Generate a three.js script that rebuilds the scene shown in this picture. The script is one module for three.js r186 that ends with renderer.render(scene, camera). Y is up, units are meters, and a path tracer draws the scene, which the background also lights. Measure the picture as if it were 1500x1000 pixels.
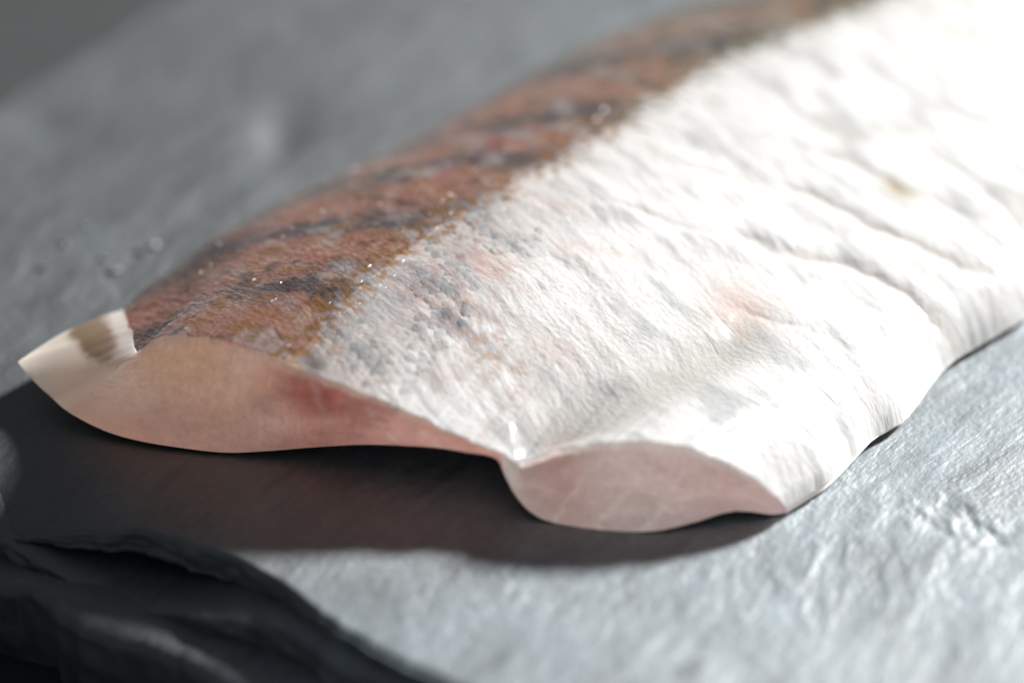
import * as THREE from 'three';

// ------------------------------------------------------------------ camera, light, exposure
const CM = 0.01;
const scene = new THREE.Scene();
const PITCH = THREE.MathUtils.degToRad(35), DIST = 0.32;
const camera = new THREE.PerspectiveCamera(15.6, 1.5, 0.02, 20);
camera.position.set(0, DIST * Math.sin(PITCH), DIST * Math.cos(PITCH));
camera.lookAt(0, 0, 0);
camera.focus = 0.3005;
camera.userData.fStop = 5.6;

const renderer = new THREE.WebGLRenderer({ antialias: true });
renderer.setSize(1024, 682);
renderer.toneMapping = THREE.LinearToneMapping;
renderer.toneMappingExposure = 2.5;
renderer.shadowMap.enabled = true;

const SUN_AZ = THREE.MathUtils.degToRad(54), SUN_EL = THREE.MathUtils.degToRad(32.5);
const sunDir = new THREE.Vector3(Math.sin(SUN_AZ) * Math.cos(SUN_EL), Math.sin(SUN_EL), -Math.cos(SUN_AZ) * Math.cos(SUN_EL));
const sun = new THREE.DirectionalLight(new THREE.Color(1.0, 0.988, 0.972), 4.4);
sun.position.copy(sunDir.clone().multiplyScalar(2));
sun.castShadow = true;
sun.shadow.radius = 16;
sun.shadow.camera.left = sun.shadow.camera.bottom = -0.3;
sun.shadow.camera.right = sun.shadow.camera.top = 0.3;
scene.add(sun, sun.target);
{
  const w = 64, h = 32, d = new Float32Array(w * h * 4);
  for (let j = 0; j < h; j++) for (let i = 0; i < w; i++) {
    const e = Math.max(0, ((j + 0.5) / h - 0.5) * 2), k = 0.026 + 0.022 * e, o = (j * w + i) * 4;
    d[o] = k * 0.92; d[o + 1] = k * 0.98; d[o + 2] = k * 1.1; d[o + 3] = 1;
  }
  const sky = new THREE.DataTexture(d, w, h, THREE.RGBAFormat, THREE.FloatType);
  sky.mapping = THREE.EquirectangularReflectionMapping;
  sky.magFilter = THREE.LinearFilter; sky.needsUpdate = true;
  scene.background = sky; scene.environment = sky;
}

// ------------------------------------------------------------------ helpers
function rng(seed) { let s = seed >>> 0; return () => { s = (s + 0x6d2b79f5) | 0; let t = Math.imul(s ^ (s >>> 15), 1 | s); t = (t + Math.imul(t ^ (t >>> 7), 61 | t)) ^ t; return ((t ^ (t >>> 14)) >>> 0) / 4294967296; }; }
const PERM = new Uint8Array(512);
{ const r = rng(11), p = [...Array(256).keys()]; for (let i = 255; i > 0; i--) { const j = Math.floor(r() * (i + 1)); [p[i], p[j]] = [p[j], p[i]]; } for (let i = 0; i < 512; i++) PERM[i] = p[i & 255]; }
const GX = [], GY = [];
for (let i = 0; i < 256; i++) { GX.push(Math.cos(i * 2.399963)); GY.push(Math.sin(i * 2.399963)); }
function noise(x, y) {                                   // gradient noise, about -1..1
  const xi = Math.floor(x), yi = Math.floor(y), fx = x - xi, fy = y - yi, X = xi & 255, Y = yi & 255;
  const u = fx * fx * fx * (fx * (fx * 6 - 15) + 10), v = fy * fy * fy * (fy * (fy * 6 - 15) + 10);
  const g = (ix, iy, dx, dy) => { const k = PERM[PERM[ix & 255] + (iy & 255)]; return GX[k] * dx + GY[k] * dy; };
  const a = g(X, Y, fx, fy), b = g(X + 1, Y, fx - 1, fy), c = g(X, Y + 1, fx, fy - 1), d = g(X + 1, Y + 1, fx - 1, fy - 1);
  return 1.5 * (a + (b - a) * u + (c - a) * v + (a - b - c + d) * u * v);
}
function fbm(x, y, n = 4, gain = 0.5) { let s = 0, k = 1, t = 0; for (let i = 0; i < n; i++) { s += k * noise(x, y); t += k; k *= gain; x = x * 2.03 + 17.3; y = y * 2.03 - 9.1; } return s / t; }
const clamp = (x, a = 0, b = 1) => Math.min(b, Math.max(a, x));
const ss = (a, b, x) => { const t = clamp((x - a) / (b - a)); return t * t * (3 - 2 * t); };
const lerp = (a, b, t) => a + (b - a) * t;
const mix3 = (a, b, t) => [lerp(a[0], b[0], t), lerp(a[1], b[1], t), lerp(a[2], b[2], t)];
const gauss = (d, w) => Math.exp(-(d * d) / (w * w));
function curve(pts) {                                    // monotone cubic through [x, y] pairs, held flat outside
  const n = pts.length, m = [];
  for (let i = 0; i < n; i++) {
    const s0 = i ? (pts[i][1] - pts[i - 1][1]) / (pts[i][0] - pts[i - 1][0]) : null, s1 = i < n - 1 ? (pts[i + 1][1] - pts[i][1]) / (pts[i + 1][0] - pts[i][0]) : null;
    m.push(s0 === null ? s1 : s1 === null ? s0 : s0 * s1 <= 0 ? 0 : 2 * s0 * s1 / (s0 + s1));
  }
  return (x) => {
    if (x <= pts[0][0]) return pts[0][1];
    if (x >= pts[n - 1][0]) return pts[n - 1][1];
    let i = 0; while (x > pts[i + 1][0]) i++;
    const h = pts[i + 1][0] - pts[i][0], t = (x - pts[i][0]) / h, t2 = t * t, t3 = t2 * t;
    return pts[i][1] * (2 * t3 - 3 * t2 + 1) + m[i] * h * (t3 - 2 * t2 + t) + pts[i + 1][1] * (3 * t2 - 2 * t3) + m[i + 1] * h * (t3 - t2);
  };
}
function spline3(pts) {                                  // Catmull-Rom through 3-D points, t in 0..n-1
  const n = pts.length;
  return (t) => {
    const i = Math.min(n - 2, Math.floor(t)), f = t - i, p = (k) => pts[clamp(k, 0, n - 1)], o = [];
    for (let c = 0; c < 3; c++) {
      const a = p(i - 1)[c], b = p(i)[c], d = p(i + 1)[c], e = p(i + 2)[c];
      o.push(0.5 * (2 * b + (d - a) * f + (2 * a - 5 * b + 4 * d - e) * f * f + (3 * b - a - 3 * d + e) * f * f * f));
    }
    return o;
  };
}
function segDist(x, y, pts) {                            // distance to a polyline and the share along it
  let best = 1e9, at = 0;
  for (let i = 0; i < pts.length - 1; i++) {
    const [ax, ay] = pts[i], [bx, by] = pts[i + 1], dx = bx - ax, dy = by - ay, t = clamp(((x - ax) * dx + (y - ay) * dy) / (dx * dx + dy * dy));
    const d = Math.hypot(x - ax - t * dx, y - ay - t * dy);
    if (d < best) { best = d; at = (i + t) / (pts.length - 1); }
  }
  return [best, at];
}
function dataTexture(w, h, fn, srgb = true) {            // fn(u, v) -> linear colour, stored as sRGB bytes when srgb
  const d = new Uint8Array(w * h * 4), enc = (x) => { x = clamp(x); return 255 * (srgb ? (x <= 0.0031308 ? 12.92 * x : 1.055 * Math.pow(x, 1 / 2.4) - 0.055) : x); };
  for (let j = 0; j < h; j++) for (let i = 0; i < w; i++) {
    const c = fn((i + 0.5) / w, (j + 0.5) / h), o = (j * w + i) * 4;
    d[o] = enc(c[0]); d[o + 1] = enc(c[1]); d[o + 2] = enc(c[2]); d[o + 3] = 255;
  }
  const t = new THREE.DataTexture(d, w, h, THREE.RGBAFormat);
  if (srgb) t.colorSpace = THREE.SRGBColorSpace;
  t.magFilter = THREE.LinearFilter; t.minFilter = THREE.LinearMipmapLinearFilter; t.generateMipmaps = true;
  t.needsUpdate = true;
  return t;
}
function floatTexture(w, h, fn) {
  const d = new Float32Array(w * h * 4);
  for (let j = 0; j < h; j++) for (let i = 0; i < w; i++) { const o = (j * w + i) * 4; d[o] = d[o + 1] = d[o + 2] = fn((i + 0.5) / w, (j + 0.5) / h); d[o + 3] = 1; }
  const t = new THREE.DataTexture(d, w, h, THREE.RGBAFormat, THREE.FloatType);
  t.magFilter = THREE.LinearFilter; t.needsUpdate = true;
  return t;
}
function mesh(name, geometry, material, parent) {
  const m = new THREE.Mesh(geometry, material);
  m.name = name; m.castShadow = m.receiveShadow = true;
  parent.add(m);
  return m;
}
function geo(pos, nor, uv, idx, col) {
  const g = new THREE.BufferGeometry();
  g.setAttribute('position', new THREE.Float32BufferAttribute(pos, 3));
  if (nor) g.setAttribute('normal', new THREE.Float32BufferAttribute(nor, 3));
  if (uv) g.setAttribute('uv', new THREE.Float32BufferAttribute(uv, 2));
  if (col) g.setAttribute('color', new THREE.Float32BufferAttribute(col, 3));
  g.setIndex(idx);
  if (!nor) g.computeVertexNormals();
  return g;
}
// a grid of points, nu x nv, split into several geometries by a function of the cell that gives a part number
function gridParts(nu, nv, point, uvOf, which, colorOf) {
  const pos = new Float32Array(nu * nv * 3), uv = new Float32Array(nu * nv * 2), col = colorOf && new Float32Array(nu * nv * 3), idx = new Uint32Array((nu - 1) * (nv - 1) * 6);
  let k = 0;
  for (let i = 0; i < nu; i++) for (let j = 0; j < nv; j++) {
    const n = i * nv + j, p = point(i, j);
    pos.set(p, n * 3);
    uv.set(uvOf ? uvOf(i, j, p) : [i / (nu - 1), j / (nv - 1)], n * 2);
    if (col) col.set(colorOf(i, j, p), n * 3);
    if (i < nu - 1 && j < nv - 1) { idx.set([n, n + 1, n + nv, n + 1, n + nv + 1, n + nv], k); k += 6; }
  }
  const whole = new THREE.BufferGeometry();
  whole.setAttribute('position', new THREE.BufferAttribute(pos, 3));
  whole.setIndex(new THREE.BufferAttribute(idx, 1));
  whole.computeVertexNormals();
  const nor = whole.attributes.normal.array, parts = new Map();
  for (let i = 0; i < nu - 1; i++) for (let j = 0; j < nv - 1; j++) {
    const w = which ? which(i, j, pos, nv) : 0;
    if (!parts.has(w)) parts.set(w, { map: new Int32Array(nu * nv).fill(-1), used: [], idx: [] });
    const q = parts.get(w), c = (i * (nv - 1) + j) * 6;
    for (let e = 0; e < 6; e++) { const v = idx[c + e]; if (q.map[v] < 0) { q.map[v] = q.used.length; q.used.push(v); } q.idx.push(q.map[v]); }
  }
  const out = [];
  for (const [w, q] of parts) {
    const take = (a, s) => { const r = new Float32Array(q.used.length * s); q.used.forEach((v, n) => { for (let c = 0; c < s; c++) r[n * s + c] = a[v * s + c]; }); return r; };
    out[w] = geo(take(pos, 3), take(nor, 3), take(uv, 2), q.idx, col && take(col, 3));
  }
  return out;
}

// ------------------------------------------------------------------ table under the slate
const SLATE_TOP = 0, SLATE_LOW = -1.85;
{
  const tex = dataTexture(512, 512, (u, v) => { const k = 0.028 * (1 + 0.25 * fbm(u * 7, v * 40, 4) + 0.12 * fbm(u * 60, v * 300, 2)); return [k, k * 1.06, k * 1.12]; });
  tex.wrapS = tex.wrapT = THREE.RepeatWrapping; tex.repeat.set(3, 3);
  const t = mesh('table', new THREE.BoxGeometry(1.4, 0.03, 1.0), new THREE.MeshStandardMaterial({ map: tex, roughness: 0.75 }), scene);
  t.position.set(0.1, SLATE_LOW * CM - 0.015, -0.18);
  t.userData = { kind: 'structure', label: 'dark grey table top under the slate board' };
}

// ------------------------------------------------------------------ slate board: cleaved layers with ragged chipped edges
const E1 = [0.871, 0.491], E2 = [0.552, -0.834];        // along the near-left edge, along the far-left edge
const CORNER = (() => {                                  // where the two edges in view would meet
  const [x1, z1] = [-6.0, 3.42], [x2, z2] = [-5.9, -8.75], d = E1[0] * -E2[1] + E1[1] * E2[0];
  const s = ((x2 - x1) * -E2[1] + (z2 - z1) * E2[0]) / d;
  return [x1 + s * E1[0], z1 + s * E1[1]];
})();
const slate = new THREE.Group();
slate.name = 'slate_board';
slate.userData = { label: 'grey cleft slate board with a ragged chipped edge, under the raw fish fillet', category: 'slate board' };
scene.add(slate);
const alongEdge = (x, z) => { const d = E1[0] * E2[1] - E1[1] * E2[0]; return ((x - CORNER[0]) * E2[1] - (z - CORNER[1]) * E2[0]) / d; };
const inward = (x, z) => { const d = E1[0] * E2[1] - E1[1] * E2[0]; return (E1[0] * (z - CORNER[1]) - E1[1] * (x - CORNER[0])) / d; };
function cleft(x, z) {                                   // relief of the cleaved face in cm; grain runs away to the right
  const a = x * 0.56 - z * 0.83 + 0.5 * noise(x * 0.3, z * 0.3), b = x * 0.83 + z * 0.56 + 0.5 * noise(x * 0.25 + 5, z * 0.25);
  let h = 0.05 * fbm(x * 0.22, z * 0.22, 3) + 0.018 * fbm(a * 0.6, b * 1.5 + 4, 4) + 0.005 * fbm(a * 2.2, b * 6, 3);
  const st = fbm(a * 0.35 + 31, b * 0.7 - 8, 4) * 5, f = st - Math.floor(st);     // thin cleavage steps
  h += 0.008 * (Math.floor(st) + ss(0.0, 0.06, f)) * ss(-0.1, 0.35, fbm(x * 0.35 - 3, z * 0.35 + 7, 2));
  const g = gauss(Math.hypot((x + 3.35) * 1.1, (z + 5.2) * 0.55), 0.42);                      // shallow scoop beside a raised lump
  h += -0.08 * g + 0.008 * gauss(Math.hypot(x + 3.95, (z + 5.3) * 0.7), 0.34);
  h -= 0.09 * gauss(Math.hypot((x - 5.3) * 0.6 + (z - 3.7) * 0.5, ((z - 3.7) * 0.8 - (x - 5.3) * 0.5) * 1.6), 0.5) * (0.6 + 0.6 * fbm(x * 4, z * 4, 2));
  { const p = alongEdge(x, z), q = inward(x, z); h -= 0.6 * gauss(p - 5.6, 2.2) * Math.exp(-Math.max(q, 0) / 0.8); }   // worn bevel towards the corner
  h -= 0.07 * gauss(Math.hypot((x + 7.0) * 0.6, z + 5.6), 0.4);
  return h;
}
const SL = { x0: -10, x1: 22, z0: -30, z1: 16 };
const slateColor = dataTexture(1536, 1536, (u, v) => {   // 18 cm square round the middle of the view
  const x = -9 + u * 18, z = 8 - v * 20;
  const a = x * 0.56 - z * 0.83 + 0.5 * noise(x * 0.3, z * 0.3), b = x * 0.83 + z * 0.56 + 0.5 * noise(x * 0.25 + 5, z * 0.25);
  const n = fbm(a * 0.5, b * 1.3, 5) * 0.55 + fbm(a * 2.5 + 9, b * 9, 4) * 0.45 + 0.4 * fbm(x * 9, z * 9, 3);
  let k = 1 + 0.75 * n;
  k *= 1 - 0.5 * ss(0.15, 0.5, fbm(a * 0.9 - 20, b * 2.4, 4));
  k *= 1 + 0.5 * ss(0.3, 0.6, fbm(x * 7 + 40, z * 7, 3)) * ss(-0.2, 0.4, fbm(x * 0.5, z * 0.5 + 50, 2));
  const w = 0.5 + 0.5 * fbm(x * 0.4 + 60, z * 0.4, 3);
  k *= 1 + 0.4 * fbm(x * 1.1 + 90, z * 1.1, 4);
  k *= lerp(0.31, 1.5, ss(-7, 7, x + 0.5 * z + 3.5 * fbm(x * 0.16, z * 0.16 + 4, 3)));  // light falling off from right to left, painted into the slate colour
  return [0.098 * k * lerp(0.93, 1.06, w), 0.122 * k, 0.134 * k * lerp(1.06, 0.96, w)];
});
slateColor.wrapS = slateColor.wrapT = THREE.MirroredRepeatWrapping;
const slateBump = floatTexture(1536, 1536, (u, v) => {
  const x = -9 + u * 18, z = 8 - v * 20, a = x * 0.56 - z * 0.83 + 0.5 * noise(x * 0.3, z * 0.3), b = x * 0.83 + z * 0.56 + 0.5 * noise(x * 0.25 + 5, z * 0.25);
  const q = 3.5 * (fbm(a * 0.9 + 3, b * 2.6, 5, 0.55) + 1), st = Math.floor(q) + ss(0, 0.1, q - Math.floor(q)), q2 = 4 * (fbm(a * 2.6 + 50, b * 7, 4, 0.55) + 1), s2 = Math.floor(q2) + ss(0, 0.15, q2 - Math.floor(q2));
  return 0.15 + 0.06 * st + 0.035 * s2 + 0.10 * fbm(a * 5, b * 34, 3, 0.6) + 0.14 * fbm(x * 14 + 3, z * 14, 4, 0.65);
});
slateBump.wrapS = slateBump.wrapT = THREE.MirroredRepeatWrapping;
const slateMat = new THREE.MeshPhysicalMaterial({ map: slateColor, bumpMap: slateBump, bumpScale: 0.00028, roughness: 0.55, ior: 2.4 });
const slateUV = (x, z) => [(x + 9) / 18, (8 - z) / 20];
// One layer: a slab over p (along the near edge) and q (inward); `edge` gives its ragged outline
function layer(name, top, low, edge, relief, np, nq) {
  const P = 27, Q = 33, pOf = (i) => { const t = i / (np - 1); return P * (t < 0.62 ? t / 0.62 * 0.66 : 0.66 + (t - 0.62) / 0.38 * 0.34); };
  const side = 7;                                        // rows of the broken side face
  const qOf = (j) => Q * Math.pow(j / (nq - 1), 1.35);
  const at = (p, q) => {
    const e = edge(p), k = Math.exp(-q / 1.0), e2 = 0.12 * fbm(q * 1.1 + 70, 3.3, 4), k2 = Math.exp(-p / 0.8);
    const qq = q + e * k, pp = p + e2 * k2;
    return [CORNER[0] + E1[0] * pp + E2[0] * qq, CORNER[1] + E1[1] * pp + E2[1] * qq];
  };
  const g = gridParts(np, nq + side, (i, j) => {
    const p = pOf(i), s = Math.max(0, side - j), q = qOf(Math.max(0, j - side)), [x, z] = at(p, q), h = top + relief(x, z);
    const round = -0.05 * gauss(q, 0.07);
    if (!s) return [x * CM, (h + round) * CM, z * CM];
    const t = s / side, n = 0.11 * fbm(p * 3 + 9, t * 4 + top * 7, 3) + 0.05 * t;
    return [(x + 0.5 * n) * CM, lerp(h - 0.05, low, t) * CM, (z - 0.8 * n + 0.04 * t) * CM];
  }, (i, j, p) => { const s = Math.max(0, side - j) * 0.01; return slateUV(p[0] / CM + s, p[2] / CM + s); });
  const idx = g[0].index.array;                          // face up
  for (let k = 0; k < idx.length; k += 3) { const t = idx[k]; idx[k] = idx[k + 1]; idx[k + 1] = t; }
  g[0].computeVertexNormals();
  return mesh(name, g[0], slateMat, slate);
}
const edge1 = curve([[0, 0.2], [5, 0.05], [6.6, 0.02], [7.4, 0.2], [8.2, 0.52], [9.3, 0.64], [10.1, 0.54], [11, 0.27], [11.9, 0.05], [13, 0], [27, 0.05]]);
const edge2 = curve([[0, 0.2], [6.6, -0.05], [8.6, -0.02], [9.4, 0.05], [10.6, 0.1], [11.4, -0.08], [27, -0.12]]);
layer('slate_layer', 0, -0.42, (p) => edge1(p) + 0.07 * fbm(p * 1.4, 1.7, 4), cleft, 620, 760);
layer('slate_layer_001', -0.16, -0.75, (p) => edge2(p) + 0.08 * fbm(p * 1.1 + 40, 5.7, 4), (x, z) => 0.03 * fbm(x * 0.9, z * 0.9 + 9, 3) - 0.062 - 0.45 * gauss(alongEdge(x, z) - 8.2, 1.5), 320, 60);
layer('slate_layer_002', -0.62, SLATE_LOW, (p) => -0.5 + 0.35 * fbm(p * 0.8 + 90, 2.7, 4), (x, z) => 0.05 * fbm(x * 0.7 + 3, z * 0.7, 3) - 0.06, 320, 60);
{                                                        // small loose-edged flakes of slate on the cleaved face
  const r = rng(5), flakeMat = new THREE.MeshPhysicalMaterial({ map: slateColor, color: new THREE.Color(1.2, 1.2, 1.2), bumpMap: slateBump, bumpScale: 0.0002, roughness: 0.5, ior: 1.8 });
  const spots = [[-5.3, -1.63, 0.15, 0.5], [-5.03, -2.09, 0.10, 0.2], [-4.87, -2.26, 0.12, 0.9], [-6.08, -2.26, 0.08, 0.3], [-5.5, -1.9, 0.07, 0.6], [-6.31, -1.67, 0.08, 0.4], [-5.8, -2.7, 0.07, 0.8]];
  for (const [x, z, s, turn] of spots) {
    const n = 9, pos = [], idx = [], top = [];
    for (let k = 0; k < n; k++) { const a = k / n * 6.283, q = s * (0.65 + 0.5 * r()); top.push([Math.cos(a) * q, 0.02 + 0.02 * r(), Math.sin(a) * q * 0.6]); }
    pos.push(0, 0.045 * CM * (0.7 + 0.6 * r()), 0);
    for (const t of top) pos.push(t[0] * CM * 0.8, t[1] * CM, t[2] * CM * 0.8);
    for (const t of top) pos.push(t[0] * CM * 1.08, -0.03 * CM, t[2] * CM * 1.08);
    for (let k = 0; k < n; k++) { const a = 1 + k, b = 1 + (k + 1) % n; idx.push(0, b, a, a, b, b + n, a, b + n, a + n); }
    const g = geo(pos, null, pos.reduce((o, _, k) => (k % 3 === 0 && o.push(...slateUV(x + pos[k] / CM, z + pos[k + 2] / CM)), o), []), idx).toNonIndexed();
    g.computeVertexNormals();
    const m = mesh('flake', g, flakeMat, slate);
    m.position.set(x * CM, (cleft(x, z) + 0.005) * CM, z * CM);
    m.rotation.set(-0.05, turn, -0.22);
  }
}

// ------------------------------------------------------------------ fish fillet, skin side up; local x runs along the fish, z from back to belly
const fish = new THREE.Group();
fish.name = 'fish_fillet';
fish.userData = { label: 'raw skin-on white fish fillet, brown banded back and silvery white belly, lying on the slate', category: 'fish fillet' };
fish.rotation.y = THREE.MathUtils.degToRad(51.7);
fish.position.set(0, 0.02 * CM, 0);
scene.add(fish);

const T = [[-3.09, 0.50, -3.86], [-3.58, 0.74, -3.21], [-4.12, 0.98, -2.50], [-4.15, 1.20, -2.30], [-4.09, 1.38, -2.10], [-4.06, 1.50, -1.84], [-3.98, 1.58, -1.46], [-3.88, 1.60, -1.11], [-3.73, 1.55, -0.60], [-3.62, 1.48, -0.06], [-3.41, 1.36, 0.59], [-3.23, 1.22, 1.05], [-2.97, 0.98, 1.64], [-2.81, 0.85, 2.02], [-2.74, 0.76, 2.18], [-2.63, 0.78, 2.33], [-2.46, 0.86, 2.49], [-2.28, 1.00, 2.80], [-1.93, 1.10, 3.31], [-1.62, 1.05, 3.76], [-1.43, 0.93, 4.11], [-1.20, 0.70, 4.44], [-1.00, 0.40, 4.70], [-0.91, 0.20, 4.77]];
const B = [[-4.62, 0.40, -4.17], [-4.67, 0.30, -3.89], [-4.70, 0.20, -3.51], [-4.71, 0.12, -3.21], [-4.62, 0.02, -2.72], [-4.49, 0.00, -2.26], [-4.28, 0.00, -1.77], [-4.00, 0.00, -1.25], [-3.69, 0.08, -0.75], [-3.45, 0.20, -0.30], [-3.21, 0.36, 0.26], [-2.99, 0.48, 0.83], [-2.75, 0.58, 1.46], [-2.57, 0.55, 1.83], [-2.61, 0.42, 1.97], [-2.67, 0.22, 2.16], [-2.67, 0.06, 2.39], [-2.60, 0.00, 2.68], [-2.33, 0.00, 3.25], [-1.99, 0.00, 3.69], [-1.61, 0.05, 4.00], [-1.25, 0.12, 4.27], [-0.96, 0.05, 4.61], [-0.79, 0.02, 4.72]];
const NT = T.length, Ts = spline3(T), Tc = (t) => {       // rim of the cut, a little ragged
  const p = Ts(t), k = ss(0, 0.6, t) * (1 - ss(NT - 1.6, NT - 1, t));
  return [p[0] + 0.07 * k * fbm(p[2] * 3.1, 6.1, 5, 0.6), p[1] + 0.04 * k * fbm(p[2] * 4.3, 16.1, 4, 0.6), p[2]];
}, Bc = spline3(B);
const backEdge = curve([[-4.6, -3.3], [-3.34, -3.62], [-2.25, -3.95], [-1.25, -4.18], [0, -4.12], [1.1, -3.92], [2.4, -3.76], [3.9, -3.7], [5.2, -3.62], [6.1, -3.5], [7.5, -3.2], [9.1, -2.5], [12, -1.9], [16, -1.5], [20, -0.9], [21, -0.2]]);
const bellyEdge = curve([[-0.9, 4.8], [-0.1, 4.9], [0.45, 4.87], [0.95, 4.84], [1.5, 4.92], [2.1, 4.84], [2.9, 4.75], [3.6, 4.86], [4.4, 5.0], [6, 4.9], [9, 4.4], [12, 3.6], [16, 2.4], [20, 1.3], [21, 0.6]]);
const profile = curve([[0, 0.36], [0.03, 0.68], [0.09, 1.02], [0.18, 1.34], [0.28, 1.58], [0.37, 1.68], [0.46, 1.68], [0.56, 1.56], [0.66, 1.36], [0.76, 1.12], [0.86, 0.92], [0.93, 0.72], [0.97, 0.5], [0.99, 0.3], [1.0, 0.12]]);
const thick = curve([[-4.7, 0.9], [-2, 1.0], [3, 1.02], [8, 0.95], [14, 0.75], [20, 0.35], [21, 0.15]]);
const A_END = 20.8;
// v along the cut's upper rim, so that each rim point keeps its own place across the fish
const rimV = T.map(([a, , b], i) => clamp((b - backEdge(a)) / (bellyEdge(a) - backEdge(a)), 0, 1));
rimV[0] = 0; rimV[NT - 1] = 1;
for (let i = 1; i < NT; i++) rimV[i] = Math.max(rimV[i], rimV[i - 1] + 0.004);
for (let i = 0; i < NT; i++) rimV[i] /= rimV[NT - 1];
const rimT = curve(rimV.map((v, i) => [v, i]));
const base = (a, v) => [a, profile(v) * thick(a), backEdge(a) + v * (bellyEdge(a) - backEdge(a))];

// features of the skin in (a, b)
const boundary = curve([[-4.6, -1.0], [-3.43, -0.55], [-2.4, -0.75], [-0.3, -0.85], [0.8, -0.74], [2.7, -0.6], [4.6, -0.58], [7.9, 0.04], [12, 0.6], [20, 0.5]]);
const creases = [
  { p: [[2.0, 1.7], [2.28, 2.5], [2.85, 3.25], [2.95, 4.15], [3.0, 4.7]], w: 0.12, d: 0.16, tone: 0.8 },
  { p: [[3.3, 1.6], [3.6, 2.55], [3.85, 3.7], [4.15, 4.45]], w: 0.11, d: 0.14, tone: 0.75 },
  { p: [[4.1, 1.2], [4.5, 2.2], [4.75, 3.2], [5.2, 4.3]], w: 0.10, d: 0.09, tone: 0.4 },
  { p: [[5.6, 2.4], [5.65, 3.5], [5.3, 4.4]], w: 0.11, d: 0.10, tone: 0.4 },
  { p: [[6.5, 1.8], [6.9, 3.0], [7.2, 4.2]], w: 0.12, d: 0.08, tone: 0.3 },
  { p: [[0.9, 2.6], [1.3, 3.4], [1.6, 4.3]], w: 0.10, d: 0.05, tone: 0.1 },
  { p: [[0.2, 3.6], [0.5, 4.2], [0.6, 4.8]], w: 0.09, d: 0.05, tone: 0.1 },
  { p: [[-0.45, 4.0], [-0.2, 4.45], [-0.1, 4.85]], w: 0.07, d: 0.04, tone: 0.05 },
  { p: [[1.2, 0.4], [1.5, 1.2], [1.8, 1.9]], w: 0.09, d: 0.04, tone: 0.2 },
  { p: [[2.4, 0.2], [2.7, 1.0], [3.1, 1.6]], w: 0.09, d: 0.04, tone: 0.2 },
];
const valley = [[-2.7, 2.2], [-2.38, 2.45], [-1.5, 2.75], [-0.5, 2.98], [0.3, 3.1], [1.45, 2.95]];
function relief(a, b, fine = true) {                     // height added to the skin, cm
  const warp = 0.25 * fbm(a * 0.7, b * 0.7, 3);
  const [dv, tv] = segDist(a, b, valley), side = b - lerp(2.3, 3.05, clamp((a + 2.6) / 3));
  let h = -0.10 * gauss(dv, 0.34) * ss(0, 0.06, tv) * (1 - ss(0.75, 1, tv));
  h += 0.05 * gauss(dv - 0.36, 0.2) * ss(0.1, -0.1, side) * (0.7 + 0.8 * fbm(a * 1.5, b * 1.5 + 66, 3)) * ss(0.3, 0.55, tv) * (1 - ss(0.85, 1, tv));  // lip of skin above the bare patch
  for (const c of creases) { const [d, t] = segDist(a + 0.22 * fbm(b * 1.3, a * 1.3 + 3, 4), b, c.p); h -= 0.22 * c.d * gauss(d, c.w * 0.8) * ss(0, 0.2, t) * (1 - 0.6 * ss(0.85, 1, t)) - 0.18 * c.d * gauss(d - 2.4 * c.w, c.w * 1.7) * ss(0, 0.2, t); }
  const hole = Math.hypot((a - 2.0) * 1.0, (b - 4.15) * 1.3);
  h -= 0.035 * gauss(hole, 0.2);
  const smooth = gauss(dv, 0.5) * ss(0.02, 0.1, tv) * (1 - ss(0.7, 1, tv));
  const bel = ss(-0.4, 0.6, b - boundary(a));
  // wrinkles across the fish, broken along their length
  const s = (a + 0.22 * b + warp);
  h += bel * (1 - 0.8 * smooth) * (0.013 * fbm(s * 2.6, b * 0.5 + 8, 3) + 0.0055 * fbm(s * 7.5, b * 1.7 + 40, 3));
  h += 0.02 * bel * fbm(s * 1.1 + 7, b * 0.5, 2);
  h += (1 - bel) * 0.012 * fbm(a * 3, b * 3 + 20, 4);
  if (fine) h += scaleRelief(a, b) * (1 - smooth) * (0.55 + 0.45 * fbm(a * 0.9 + 11, b * 0.9, 2));
  return h;
}
function scaleRelief(a, b) {                             // rows of small overlapping scales, free edges towards the tail
  const w = 0.06 * fbm(a * 1.2, b * 1.2 + 30, 2), da = 0.125, db = 0.145, x = (a + 0.25 * b + w) / da, y = (b + w) / db, row = Math.floor(x);
  let h = 0;
  for (let k = 0; k <= 1; k++) {
    const r = row - k, cy = Math.floor(y + (r & 1) * 0.5) + 0.5 - (r & 1) * 0.5, u = (x - r) / 1.65, v = (y - cy) / 0.62, j = 0.35 * noise(r * 3.7, cy * 5.3);
    const q = u * u + v * v * (0.9 + 0.2 * u);
    if (q < 1) h = Math.max(h, (0.35 + 0.65 * u + 0.5 * j) * (1 - ss(0.86, 1, q)) * (1 - 0.3 * v * v));
  }
  return 0.006 * h;
}
const U = 760, V = 520;
const uGrid = (i) => { const t = i / (U - 1); return t < 0.78 ? t / 0.78 * 0.52 : 0.52 + (t - 0.78) / 0.22 * 0.48; };
const vGrid = (j) => j / (V - 1);
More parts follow.
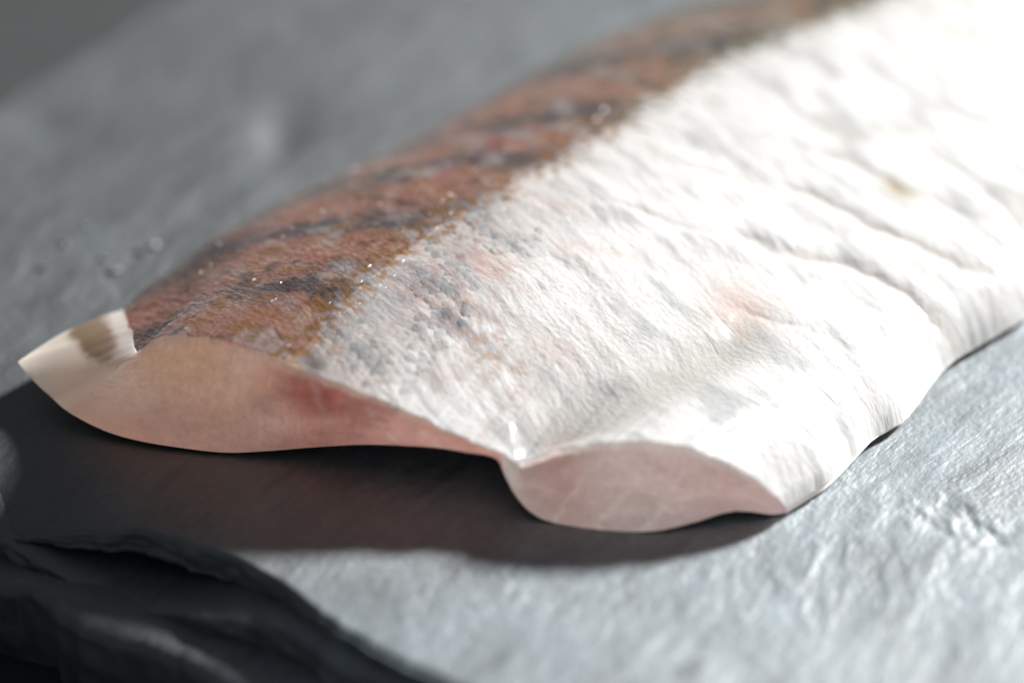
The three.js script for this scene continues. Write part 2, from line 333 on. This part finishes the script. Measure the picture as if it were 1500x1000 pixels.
function skinPoint(u, v) {
  const [ta, th, tb] = Tc(rimT(v)), reach = A_END - ta, a = ta + u * reach, S = base(a, v), S0 = base(ta, v);
  const k = Math.exp(-Math.pow(u * reach / 1.5, 2)), s = u * reach;
  let x = S[0], y = S[1] + (th - S0[1]) * k, z = S[2] + (tb - S0[2]) * k;
  const edge = ss(0, 0.05, v) * (1 - ss(0.955, 1, v)), r = relief(x, z) * Math.min(1, 0.25 + s / 0.5) * edge;
  y += r + 0.05 * (1 - ss(0.9, 1, v)) * 0;
  z += 0.02 * ss(0.85, 0.97, v) * fbm(a * 1.3, 4.4, 3) * ss(0, 0.6, s);
  return [x * CM, Math.max(0.01, y) * CM, z * CM];
}

// colours
const AB = { a0: -5, a1: 14, b0: -4.6, b1: 5.4 };
function skinColor(a, b) {
  const n1 = fbm(a * 1.5, b * 1.5, 4), n2 = fbm(a * 5 + 9, b * 5, 4), n3 = fbm(a * 14, b * 14 + 5, 3);
  const bb = boundary(a) + 0.25 * n1 + 0.2 * n2 + 0.14 * n3, t = ss(-0.2, 0.34, b - bb);
  // back: pinkish tan with slanting dark bands and rusty patches
  const w = a * 0.785 - b * 0.62 + 0.55 * fbm(a * 0.8 + 3, b * 0.8, 3) + 0.22 * n2 + 0.08 * n3;
  let band = 0;
  for (const [c, k] of [[-1.2, 0.32], [0.45, 0.38], [1.8, 0.36], [2.95, 0.36], [5.0, 0.5], [6.9, 0.45], [8.8, 0.5], [10.7, 0.5]]) band = Math.max(band, gauss(w - c, k));
  band *= ss(-0.35, 0.45, 0.3 + fbm(a * 1.7 + 50, b * 1.3, 4));
  const far = ss(1, 8, a);
  let back = mix3([0.25, 0.135, 0.105], [0.20, 0.14, 0.095], far);
  back = mix3(back, [0.23, 0.10, 0.04], 0.7 * ss(-0.05, 0.45, fbm(a * 1.3 + 20, b * 2.1, 4)));
  back = mix3(back, [0.27, 0.075, 0.06], 0.6 * ss(0.1, 0.5, fbm(a * 1.6 - 20, b * 1.6 + 7, 3)) * (1 - far));
  back = mix3(back, mix3([0.06, 0.05, 0.058], [0.05, 0.05, 0.05], far), clamp(1.25 * band));
  back = mix3(back, [0.27, 0.27, 0.28], 0.7 * ss(0.0, 0.4, fbm(a * 1.8 + 70, b * 1.2, 4)) * ss(-2.6, -0.9, b - bb));  // grey-blue sheen painted into the back colour in patches
  back = mix3(back, [0.34, 0.26, 0.20], 0.5 * ss(0.15, 0.5, fbm(a * 2.6 + 120, b * 2.0, 4)));
  back = back.map((c) => 1.6 * c * (1 + 0.35 * n3 + 0.2 * n2));
  back = mix3(back, [0.26, 0.13, 0.03], 0.65 * ss(0.1, 0.42, fbm(a * 2.4 + 210, b * 2.4, 4)));
  back = mix3(back, [0.09, 0.09, 0.05], 0.6 * far * ss(0, 0.4, fbm(a * 1.6 + 310, b * 2, 4)));
  back = mix3(back, [0.07, 0.035, 0.03], 0.7 * ss(0.16, 0.42, fbm(a * 2.1 + 410, b * 2.8, 4)));
  const rim = 1 - ss(0.35, 1.15, b - backEdge(a) + 0.25 * n1);
  back = mix3(back, [0.045, 0.032, 0.018], 0.85 * rim * ss(-3.3, -1.6, a));
  // belly: silvery white, greyer and pinker towards the back and the cut
  let bel = [0.80, 0.81, 0.81];
  const nearBack = 1 - ss(0.2, 2.2, b - bb + 0.15 * (a + 2)), front = 1 - ss(-0.5, 2.2, a);
  const streak = fbm((a + 0.25 * b) * 3.2, b * 0.9 + 3, 4);
  bel = mix3(bel, [0.42, 0.37, 0.34], 0.8 * front * (1 - ss(0.5, 2.0, b - bb)) * (0.7 + 0.3 * ss(-2, -3.2, a)));
  bel = mix3(bel, [0.36, 0.37, 0.39], 0.8 * nearBack * (0.35 + 0.65 * front) * ss(-0.25, 0.35, streak));
  bel = mix3(bel, [0.16, 0.17, 0.22], 0.85 * gauss(Math.hypot((a + 1.75) * 1.3, (b - 0.35) * 0.8), 0.6) * ss(-0.3, 0.3, fbm(a * 3.5 + 5, b * 1.5, 3)));
  bel = mix3(bel, [0.45, 0.28, 0.20], 0.7 * gauss(Math.hypot((a + 1.85), (b - 1.05) * 0.8), 0.55) * ss(-0.3, 0.4, n2));
  bel = mix3(bel, [0.42, 0.24, 0.22], 0.7 * gauss(Math.hypot(a + 0.95, b - 0.05), 0.5) * ss(-0.35, 0.3, n2));
  bel = mix3(bel, [0.64, 0.48, 0.42], 0.5 * front * ss(0.05, 0.5, fbm(a * 2 + 33, b * 1.3, 3)) * (1 - ss(1.2, 2.4, b)));
  bel = mix3(bel, [0.07, 0.065, 0.07], 0.85 * gauss(segDist(a, b, [[-3.0, -1.0], [-3.28, -0.7], [-3.5, -0.15]])[0], 0.13));
  const [dv, tv] = segDist(a, b, valley), patch = gauss(dv, 0.42) * ss(0.0, 0.1, tv) * (1 - ss(0.85, 1, tv));
  bel = mix3(bel, [0.52, 0.52, 0.49], 0.9 * patch);
  bel = mix3(bel, [0.62, 0.42, 0.36], 0.6 * gauss(Math.hypot(a - 1.0, (b - 2.75)), 0.42) + 0.35 * gauss(Math.hypot(a + 2.2, b - 2.5), 0.25));
  for (const c of creases) { const [d, u] = segDist(a + 0.22 * fbm(b * 1.3, a * 1.3 + 3, 4), b, c.p); bel = mix3(bel, [0.42, 0.30, 0.22], 0.8 * c.tone * gauss(d, c.w * 0.75) * ss(0, 0.2, u) * (1 - 0.5 * ss(0.8, 1, u)) * (0.6 + 0.6 * n1)); }
  bel = mix3(bel, [0.32, 0.22, 0.09], 0.85 * gauss(Math.hypot((a - 4.6) * 1.6, b - 2.85), 0.26));
  bel = mix3(bel, [0.38, 0.38, 0.36], 0.75 * ss(0.08, 0.55, fbm(a * 1.1 + 8, b * 0.8 + 60, 4)) * ss(3.5, 6, a + b * 0.3));
  bel = mix3(bel, [0.46, 0.48, 0.49], 0.8 * ss(0.08, 0.45, fbm((a + 0.2 * b) * 2.4, b * 0.7 + 80, 4)));
  const hair = fbm((a + 0.3 * b) * 9, b * 1.6 + 140, 4);
  bel = mix3(bel, [0.40, 0.39, 0.38], 0.75 * ss(0.12, 0.5, hair) * (0.35 + 0.65 * (1 - ss(0.5, 3.5, b - bb))) * (1 - 0.8 * patch));
  bel = bel.map((c) => c * (1 + 0.08 * n3));
  let c = mix3(back, bel, t);
  // gold and olive specks where the two meet
  const line = gauss(b - bb - 0.04, 0.3), speck = ss(-0.12, 0.2, fbm(a * 7 + 80, b * 6, 4));
  c = mix3(c, mix3([0.27, 0.13, 0.03], [0.10, 0.10, 0.03], ss(1, 5, a)), 0.85 * line * speck);
  // pale scale edges on the coloured skin
  const sp = ss(0.42, 0.62, fbm(a * 9 + 4, b * 9 + 90, 2)) * (1 - t) * 0.35;
  return mix3(c, [0.5, 0.45, 0.4], sp);
}
const skinMap = dataTexture(2048, 1152, (u, v) => skinColor(lerp(AB.a0, AB.a1, u), lerp(AB.b0, AB.b1, v)));
const skinBump = floatTexture(2048, 1152, (u, v) => {
  const a = lerp(AB.a0, AB.a1, u), b = lerp(AB.b0, AB.b1, v), w = 0.25 * fbm(a * 0.7, b * 0.7, 3), s = a + 0.22 * b + w;
  return 0.5 + 0.3 * fbm(s * 11, b * 3.5, 3, 0.6) + 0.2 * fbm(a * 16 + 3, b * 16, 2);
});
const dorsalMat = new THREE.MeshPhysicalMaterial({ map: skinMap, bumpMap: skinBump, bumpScale: 0.0003, roughness: 0.9, specularIntensity: 0.25, clearcoat: 0.7, clearcoatRoughness: 0.14, transmission: 0.74, thickness: 0 });
const bellyMat = new THREE.MeshPhysicalMaterial({ map: skinMap, bumpMap: skinBump, bumpScale: 0.0002, roughness: 0.9, specularIntensity: 0.5, clearcoat: 1, clearcoatRoughness: 0.2, transmission: 0.5, thickness: 0 });
const [dorsalGeo, bellyGeo] = gridParts(U, V, (i, j) => skinPoint(uGrid(i), vGrid(j)),
  (i, j, p) => [(p[0] / CM - AB.a0) / (AB.a1 - AB.a0), (p[2] / CM - AB.b0) / (AB.b1 - AB.b0)],
  (i, j, pos, nv) => { const o = (i * nv + j) * 3; return pos[o + 2] / CM < boundary(pos[o] / CM) + 0.1 ? 0 : 1; }).map((g) => {
  const idx = g.index.array, nn = g.attributes.normal.array;
  let up = 0; for (let k = 1; k < nn.length; k += 3) up += nn[k];
  if (up < 0) { for (let k = 0; k < idx.length; k += 3) { const t = idx[k]; idx[k] = idx[k + 1]; idx[k + 1] = t; } for (let k = 0; k < nn.length; k++) nn[k] = -nn[k]; }
  return g;
});
const dorsalSkin = mesh('back_skin', dorsalGeo, dorsalMat, fish), bellySkin = mesh('belly_skin', bellyGeo, bellyMat, fish);
dorsalSkin.userData.label = 'brown and rust coloured skin of the back with dark bands';
bellySkin.userData.label = 'silvery white belly skin with fine scales and creases';

// cut faces: from the rim of the skin down to the lower edge
const CU = 420, CV = 70;
const cutRaw = (v, s) => { const t = rimT(v), p = Tc(t), q = Bc(t); return [0, 1, 2].map((c) => lerp(p[c], q[c], s)); };
const cutAt = (v, s) => {                                // s 0 at the rim, 1 at the bottom
  const o = cutRaw(v, s), soft = Math.sqrt(Math.sin(Math.PI * s)) * ss(0, 0.05, v) * (1 - ss(0.3, 0.4, v));
  if (soft > 0.001) {                                    // the tip turns smoothly into the cut face
    const m = [0, 0, 0]; for (let k = -3; k <= 3; k++) { const r = cutRaw(clamp(v + k * 0.02), s); for (let c = 0; c < 3; c++) m[c] += r[c] / 7; }
    for (let c = 0; c < 3; c++) o[c] = lerp(o[c], m[c], soft);
  }
  const bulge = Math.pow(Math.sin(Math.PI * s), 0.7) * 0.13 * ss(0.02, 0.15, v) * (1 - ss(0.93, 1, v)), groove = gauss(v - rimV[13], 0.025) * 0.05 * Math.sin(Math.PI * s);
  const grain = 0.02 * fbm(v * 26, s * 5 + v * 12, 4) * Math.sin(Math.PI * s) * ss(0.1, 0.2, v);
  o[0] += -bulge + groove + grain;
  o[1] += 0.10 * Math.sin(Math.PI * s) * (1 - ss(0, 0.14, v));
  return o;
};
function fleshColor(v, s) {
  const [a, h, b] = cutAt(v, s), n1 = fbm(b * 1.3, h * 2.2, 4), n2 = fbm(b * 4 + 6, h * 5, 3), n3 = fbm(b * 13, h * 13 + 3, 2);
  if (b < 2.05) {
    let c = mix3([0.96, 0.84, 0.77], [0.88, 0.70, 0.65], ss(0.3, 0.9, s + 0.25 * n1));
    c = mix3(c, [0.97, 0.86, 0.68], gauss(Math.hypot((b + 1.75) * 0.75, (h - 1.35) * 1.3), 0.62));  // pale flesh; glow of light coming through the top put into its colour
    c = mix3(c, [0.86, 0.48, 0.43], 0.9 * ss(-1.1, 0.1, b + 0.2 * n1));
    c = mix3(c, [0.62, 0.20, 0.18], 0.85 * gauss(Math.hypot((b - 0.05 + (1.3 - h) * 0.25) * 0.8, (h - 1.25) * 1.1), 0.42) * ss(-0.6, 0.2, 0.35 + n2));
    c = mix3(c, [0.82, 0.46, 0.38], ss(0.6, 1.7, b) * 0.8);
    c = mix3(c, [0.72, 0.55, 0.52], 0.6 * gauss(b + 0.02 - 0.3 * (1.2 - h) + 0.05 * n2, 0.05) * ss(0.5, 0.9, h));
    for (const [b0, lean] of [[-1.45, 0.35], [-0.75, 0.2], [0.75, -0.3], [1.3, -0.4]]) c = mix3(c, [0.90, 0.82, 0.78], 0.5 * gauss(b - b0 - lean * (h - 0.7) - 0.12 * n1 - 0.04 * n2, 0.035) * ss(0.05, 0.3, s) * ss(-0.4, 0.3, n2));
    c = mix3(c, [0.92, 0.84, 0.76], 0.75 * (1 - ss(0.02, 0.10, s + 0.05 * n2)));
    c = c.map((x) => x * (1 + 0.14 * n2 + 0.10 * n3));
    // pale tip with its olive patch and the white membrane that crosses it
    const tip = 1 - ss(-3.1, -2.1, b + 0.2 * n1);
    c = mix3(c, [0.86, 0.835, 0.78], tip * 0.95);
    c = mix3(c, [0.76, 0.60, 0.52], 0.5 * gauss(b + 3.0, 0.5) * ss(0.35, 0.9, s));
    const q = fbm(a * 4, b * 4, 3);
    c = mix3(c, [0.20, 0.115, 0.03], 0.95 * ss(0.3, 0.75, gauss(Math.hypot((s - 0.36 + 0.6 * v) / 0.22, (v - 0.03) / 0.085), 1) + 0.22 * q));
    c = mix3(c, [0.30, 0.16, 0.12], 0.5 * gauss(s - 0.2, 0.05) * gauss(v - 0.05, 0.04));
    c = mix3(c, [0.90, 0.90, 0.89], 0.8 * gauss(s - 0.06 - 0.04 * q, 0.05) * (1 - ss(0.08, 0.16, v)));
    return c;
  }
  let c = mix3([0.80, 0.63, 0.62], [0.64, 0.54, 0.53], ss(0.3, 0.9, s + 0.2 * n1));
  c = mix3(c, [0.50, 0.28, 0.25], 0.75 * gauss(b - 2.75 + 0.2 * n1, 0.34) * (1 - 0.6 * s));
  c = mix3(c, [0.80, 0.68, 0.65], 0.6 * gauss(Math.hypot(b - 3.1, (h - 0.85) * 1.2), 0.3));
  c = mix3(c, [0.56, 0.38, 0.36], 0.55 * ss(3.5, 4.4, b));
  c = mix3(c, [0.80, 0.76, 0.73], 0.85 * (1 - ss(2.15, 2.5, b + 0.2 * s)) * (1 - 0.5 * s));
  c = mix3(c, [0.72, 0.66, 0.64], 0.5 * ss(0.55, 0.8, n2 + 0.3) * (1 - s));
  for (const b0 of [2.9, 3.35, 3.8]) c = mix3(c, [0.84, 0.78, 0.76], 0.45 * gauss(b - b0 - 0.4 * (h - 0.5) - 0.15 * n1 - 0.04 * n2, 0.03) * ss(0.1, 0.3, s));
  c = mix3(c, [0.88, 0.84, 0.82], 0.7 * (1 - ss(0.02, 0.12, s + 0.06 * n2)));
  return c.map((x) => x * (1 + 0.14 * n2 + 0.10 * n3));
}
const fleshBump = floatTexture(1024, 256, (u, v) => 0.5 + 0.3 * fbm(u * 40, v * 8, 4, 0.55) + 0.15 * fbm(u * 120 + 4, v * 16, 2));
const fleshMat = new THREE.MeshPhysicalMaterial({ vertexColors: true, bumpMap: fleshBump, bumpScale: 0.0004, roughness: 0.95, specularIntensity: 0.5, clearcoat: 1, clearcoatRoughness: 0.15, transmission: 0.85, thickness: 0 });
const vCut = (i) => i / (CU - 1);
const cutParts = gridParts(CU, CV, (i, j) => cutAt(vCut(i), j / (CV - 1)).map((x) => x * CM), null,
  (i) => { const b = cutAt(vCut(i), 0.3)[2]; return b < -2.62 ? 0 : b < 2.12 ? 1 : 2; }, (i, j) => fleshColor(vCut(i), j / (CV - 1)));
const tip = mesh('pale_tip', cutParts[0], new THREE.MeshPhysicalMaterial({ vertexColors: true, roughness: 0.95, specularIntensity: 0.5, clearcoat: 1, clearcoatRoughness: 0.15, transmission: 0.8, thickness: 0 }), fish), loin = mesh('loin_flesh', cutParts[1], fleshMat, fish), flap = mesh('belly_flesh', cutParts[2], fleshMat, fish);
tip.userData.label = 'pale pointed tip with an olive patch and white membrane';
loin.userData.label = 'pink cut face of the thick back with a dark red blood line';
flap.userData.label = 'mauve cut face of the belly flap';
// underside, from the lower edge of the cut back to the tail end, with the low sides that the skin does not cover
{
  const NU = 90, NV = 80;
  const under = gridParts(NU, NV, (i, j) => {
    const v = j / (NV - 1), u = Math.pow(i / (NU - 1), 1.3), q = Bc(rimT(v)), sk = skinPoint(u, v), ta = Tc(rimT(v))[0], k = Math.exp(-Math.pow(u * 25 / 1.2, 2));
    const a = q[0] + u * (A_END - q[0]), z = backEdge(a) + v * (bellyEdge(a) - backEdge(a)), edge = Math.max(1 - ss(0, 0.08, v), ss(0.93, 1, v));
    const bottom = q[1] * k, y = Math.min(sk[1] / CM - 0.004, lerp(bottom, v < 0.5 ? Math.min(sk[1] / CM, 0.3) : sk[1] / CM - 0.02, edge * (1 - k)));
    const z0 = backEdge(q[0]) + v * (bellyEdge(q[0]) - backEdge(q[0]));
    let x = a, zz = z + (q[2] - z0) * k;
    if (edge > 0.99) { const w = 1 - k; x = lerp(x, sk[0] / CM, w); zz = lerp(zz, sk[2] / CM, w); }
    return [x * CM, y * CM, zz * CM];
  }, null, null, () => [0.94, 0.88, 0.84]);
  mesh('underside', under[0], new THREE.MeshPhysicalMaterial({ vertexColors: true, roughness: 0.6 }), fish);
}
// scales that stand out singly: thin cupped plates lying along the colour border and near the cut; small flecks added for glints
{
  const shapes = [0, 1, 2].map((k) => {
    const pos = [], uv = [], idx = [], rings = 3, n = 10, w = [0.9, 1.0, 1.15][k];
    pos.push(0, 0.03, 0);
    for (let r = 1; r <= rings; r++) for (let s = 0; s < n; s++) { const a = s / n * 6.283, q = r / rings, x = Math.cos(a) * q * 0.62, z = Math.sin(a) * q * 0.5 * w; pos.push(x, 0.03 - 0.07 * q * q * (0.5 + Math.abs(Math.sin(a)) * 0.5) + (x < 0 ? 0.05 * x : 0), z); }
    for (let s = 0; s < n; s++) idx.push(0, 1 + (s + 1) % n, 1 + s);
    for (let r = 0; r < rings - 1; r++) for (let s = 0; s < n; s++) { const a = 1 + r * n + s, b = 1 + r * n + (s + 1) % n; idx.push(a, b, a + n, b, b + n, a + n); }
    return geo(pos, null, null, idx);
  });
  const mats = [[0.85, 0.85, 0.83], [0.82, 0.80, 0.76], [0.8, 0.74, 0.64]].map((c) => new THREE.MeshPhysicalMaterial({ color: new THREE.Color(...c), roughness: 0.9, clearcoat: 1, clearcoatRoughness: 0.2, transmission: 0.7, thickness: 0 }));
  const r = rng(23), at = (a, v) => { const ta = Tc(rimT(v))[0]; return skinPoint((a - ta) / (A_END - ta), v); };
  const vOf = (a, b) => (b - backEdge(a)) / (bellyEdge(a) - backEdge(a));
  const q = new THREE.Quaternion(), m4 = new THREE.Matrix4();
  const half = sunDir.clone().add(camera.position.clone().normalize()).normalize().applyAxisAngle(new THREE.Vector3(0, 1, 0), -fish.rotation.y);
  const put = (a, b, size, tilt, k, laid, glinting) => {
    const v = clamp(vOf(a, b), 0.01, 0.99), p = new THREE.Vector3(...at(a, v)), px = new THREE.Vector3(...at(a + 0.08, v)), pz = new THREE.Vector3(...at(a, v + 0.01));
    const X = px.sub(p).normalize(), Y = pz.sub(p).normalize().cross(X).normalize(), Z = X.clone().cross(Y);
    if (glinting) { Y.copy(half).add(new THREE.Vector3(r() - 0.5, r() - 0.5, r() - 0.5).multiplyScalar(0.35)).normalize(); X.addScaledVector(Y, -X.dot(Y)).normalize(); Z.copy(X).cross(Y); }  // added flecks turned to mirror the sun towards the camera
    m4.makeBasis(X, Y, Z);
    const onBack = p.z / CM < boundary(p.x / CM) + 0.1, s = mesh('scale', shapes[k % 3], mats[onBack ? 1 + (k % 2) : k % 3], onBack ? dorsalSkin : bellySkin);
    if (laid) {
      const g = shapes[k % 3].clone(), P = g.attributes.position, n = P.count, uv = new Float32Array(n * 2);
      for (let e = 0; e < n; e++) { uv[e * 2] = (p.x / CM + P.getX(e) * size - AB.a0) / (AB.a1 - AB.a0); uv[e * 2 + 1] = (p.z / CM + P.getZ(e) * size - AB.b0) / (AB.b1 - AB.b0); }
      g.setAttribute('uv', new THREE.BufferAttribute(uv, 2));
      s.geometry = g; s.material = onBack ? dorsalMat : bellyMat;
    }
    s.quaternion.setFromRotationMatrix(m4).multiply(q.setFromEuler(new THREE.Euler((r() - 0.5) * (laid ? 0.16 : 0.5), (r() - 0.5) * (laid ? 0.3 : 0.9), tilt)));
    s.scale.set(size * CM, size * CM * 0.9, size * CM * (laid ? 1 : 0.45 + 0.5 * r()));
    s.position.copy(p).addScaledVector(Y, size * CM * (0.0 + 0.4 * Math.sin(Math.abs(tilt))));
  };
  const lay = [];                                          // the rows run across the fish, every other one shifted by half a scale
  for (let i = -32; i < 14; i++) for (let j = -9; j < 13; j++) {
    const b = (j + (i & 1) * 0.5) * 0.145, a = i * 0.125 - 0.25 * b, d = b - boundary(a) - 0.1;
    if (a > -3.3 && a < 1.4 && d > 0 && d < 1.4 && fbm(a * 1.1 + 5, b * 1.1 + 3, 3) + 0.35 * r() > 0.1 + 0.15 * d) lay.push([a, b]);
  }
  for (let k = 0; k < lay.length && k < 140; k++) put(lay[k][0], lay[k][1], 0.16 + 0.03 * r(), 0.06 + 0.07 * r(), k, true);
  for (let k = 0; k < 24; k++) { const a = -3.5 + 9 * Math.pow(r(), 1.3), b = boundary(a) + (r() + r() - 1) * 0.4; put(a, b, 0.025 + 0.04 * r(), 0.1 * r(), k, false, true); }
  for (let k = 0; k < 26; k++) { const a = -3 + 4 * r(), b = backEdge(a) + 0.5 + 2.2 * r(); put(a, b, 0.025 + 0.035 * r(), 0.1 * r(), k, false, true); }
  for (let k = 0; k < 40; k++) { const a = -3 + 4.5 * r(), b = boundary(a) + 0.3 + 3.2 * r() * r(); put(a, b, 0.025 + 0.04 * r(), 0.1 * r(), 0, false, true); }
}
renderer.render(scene, camera);
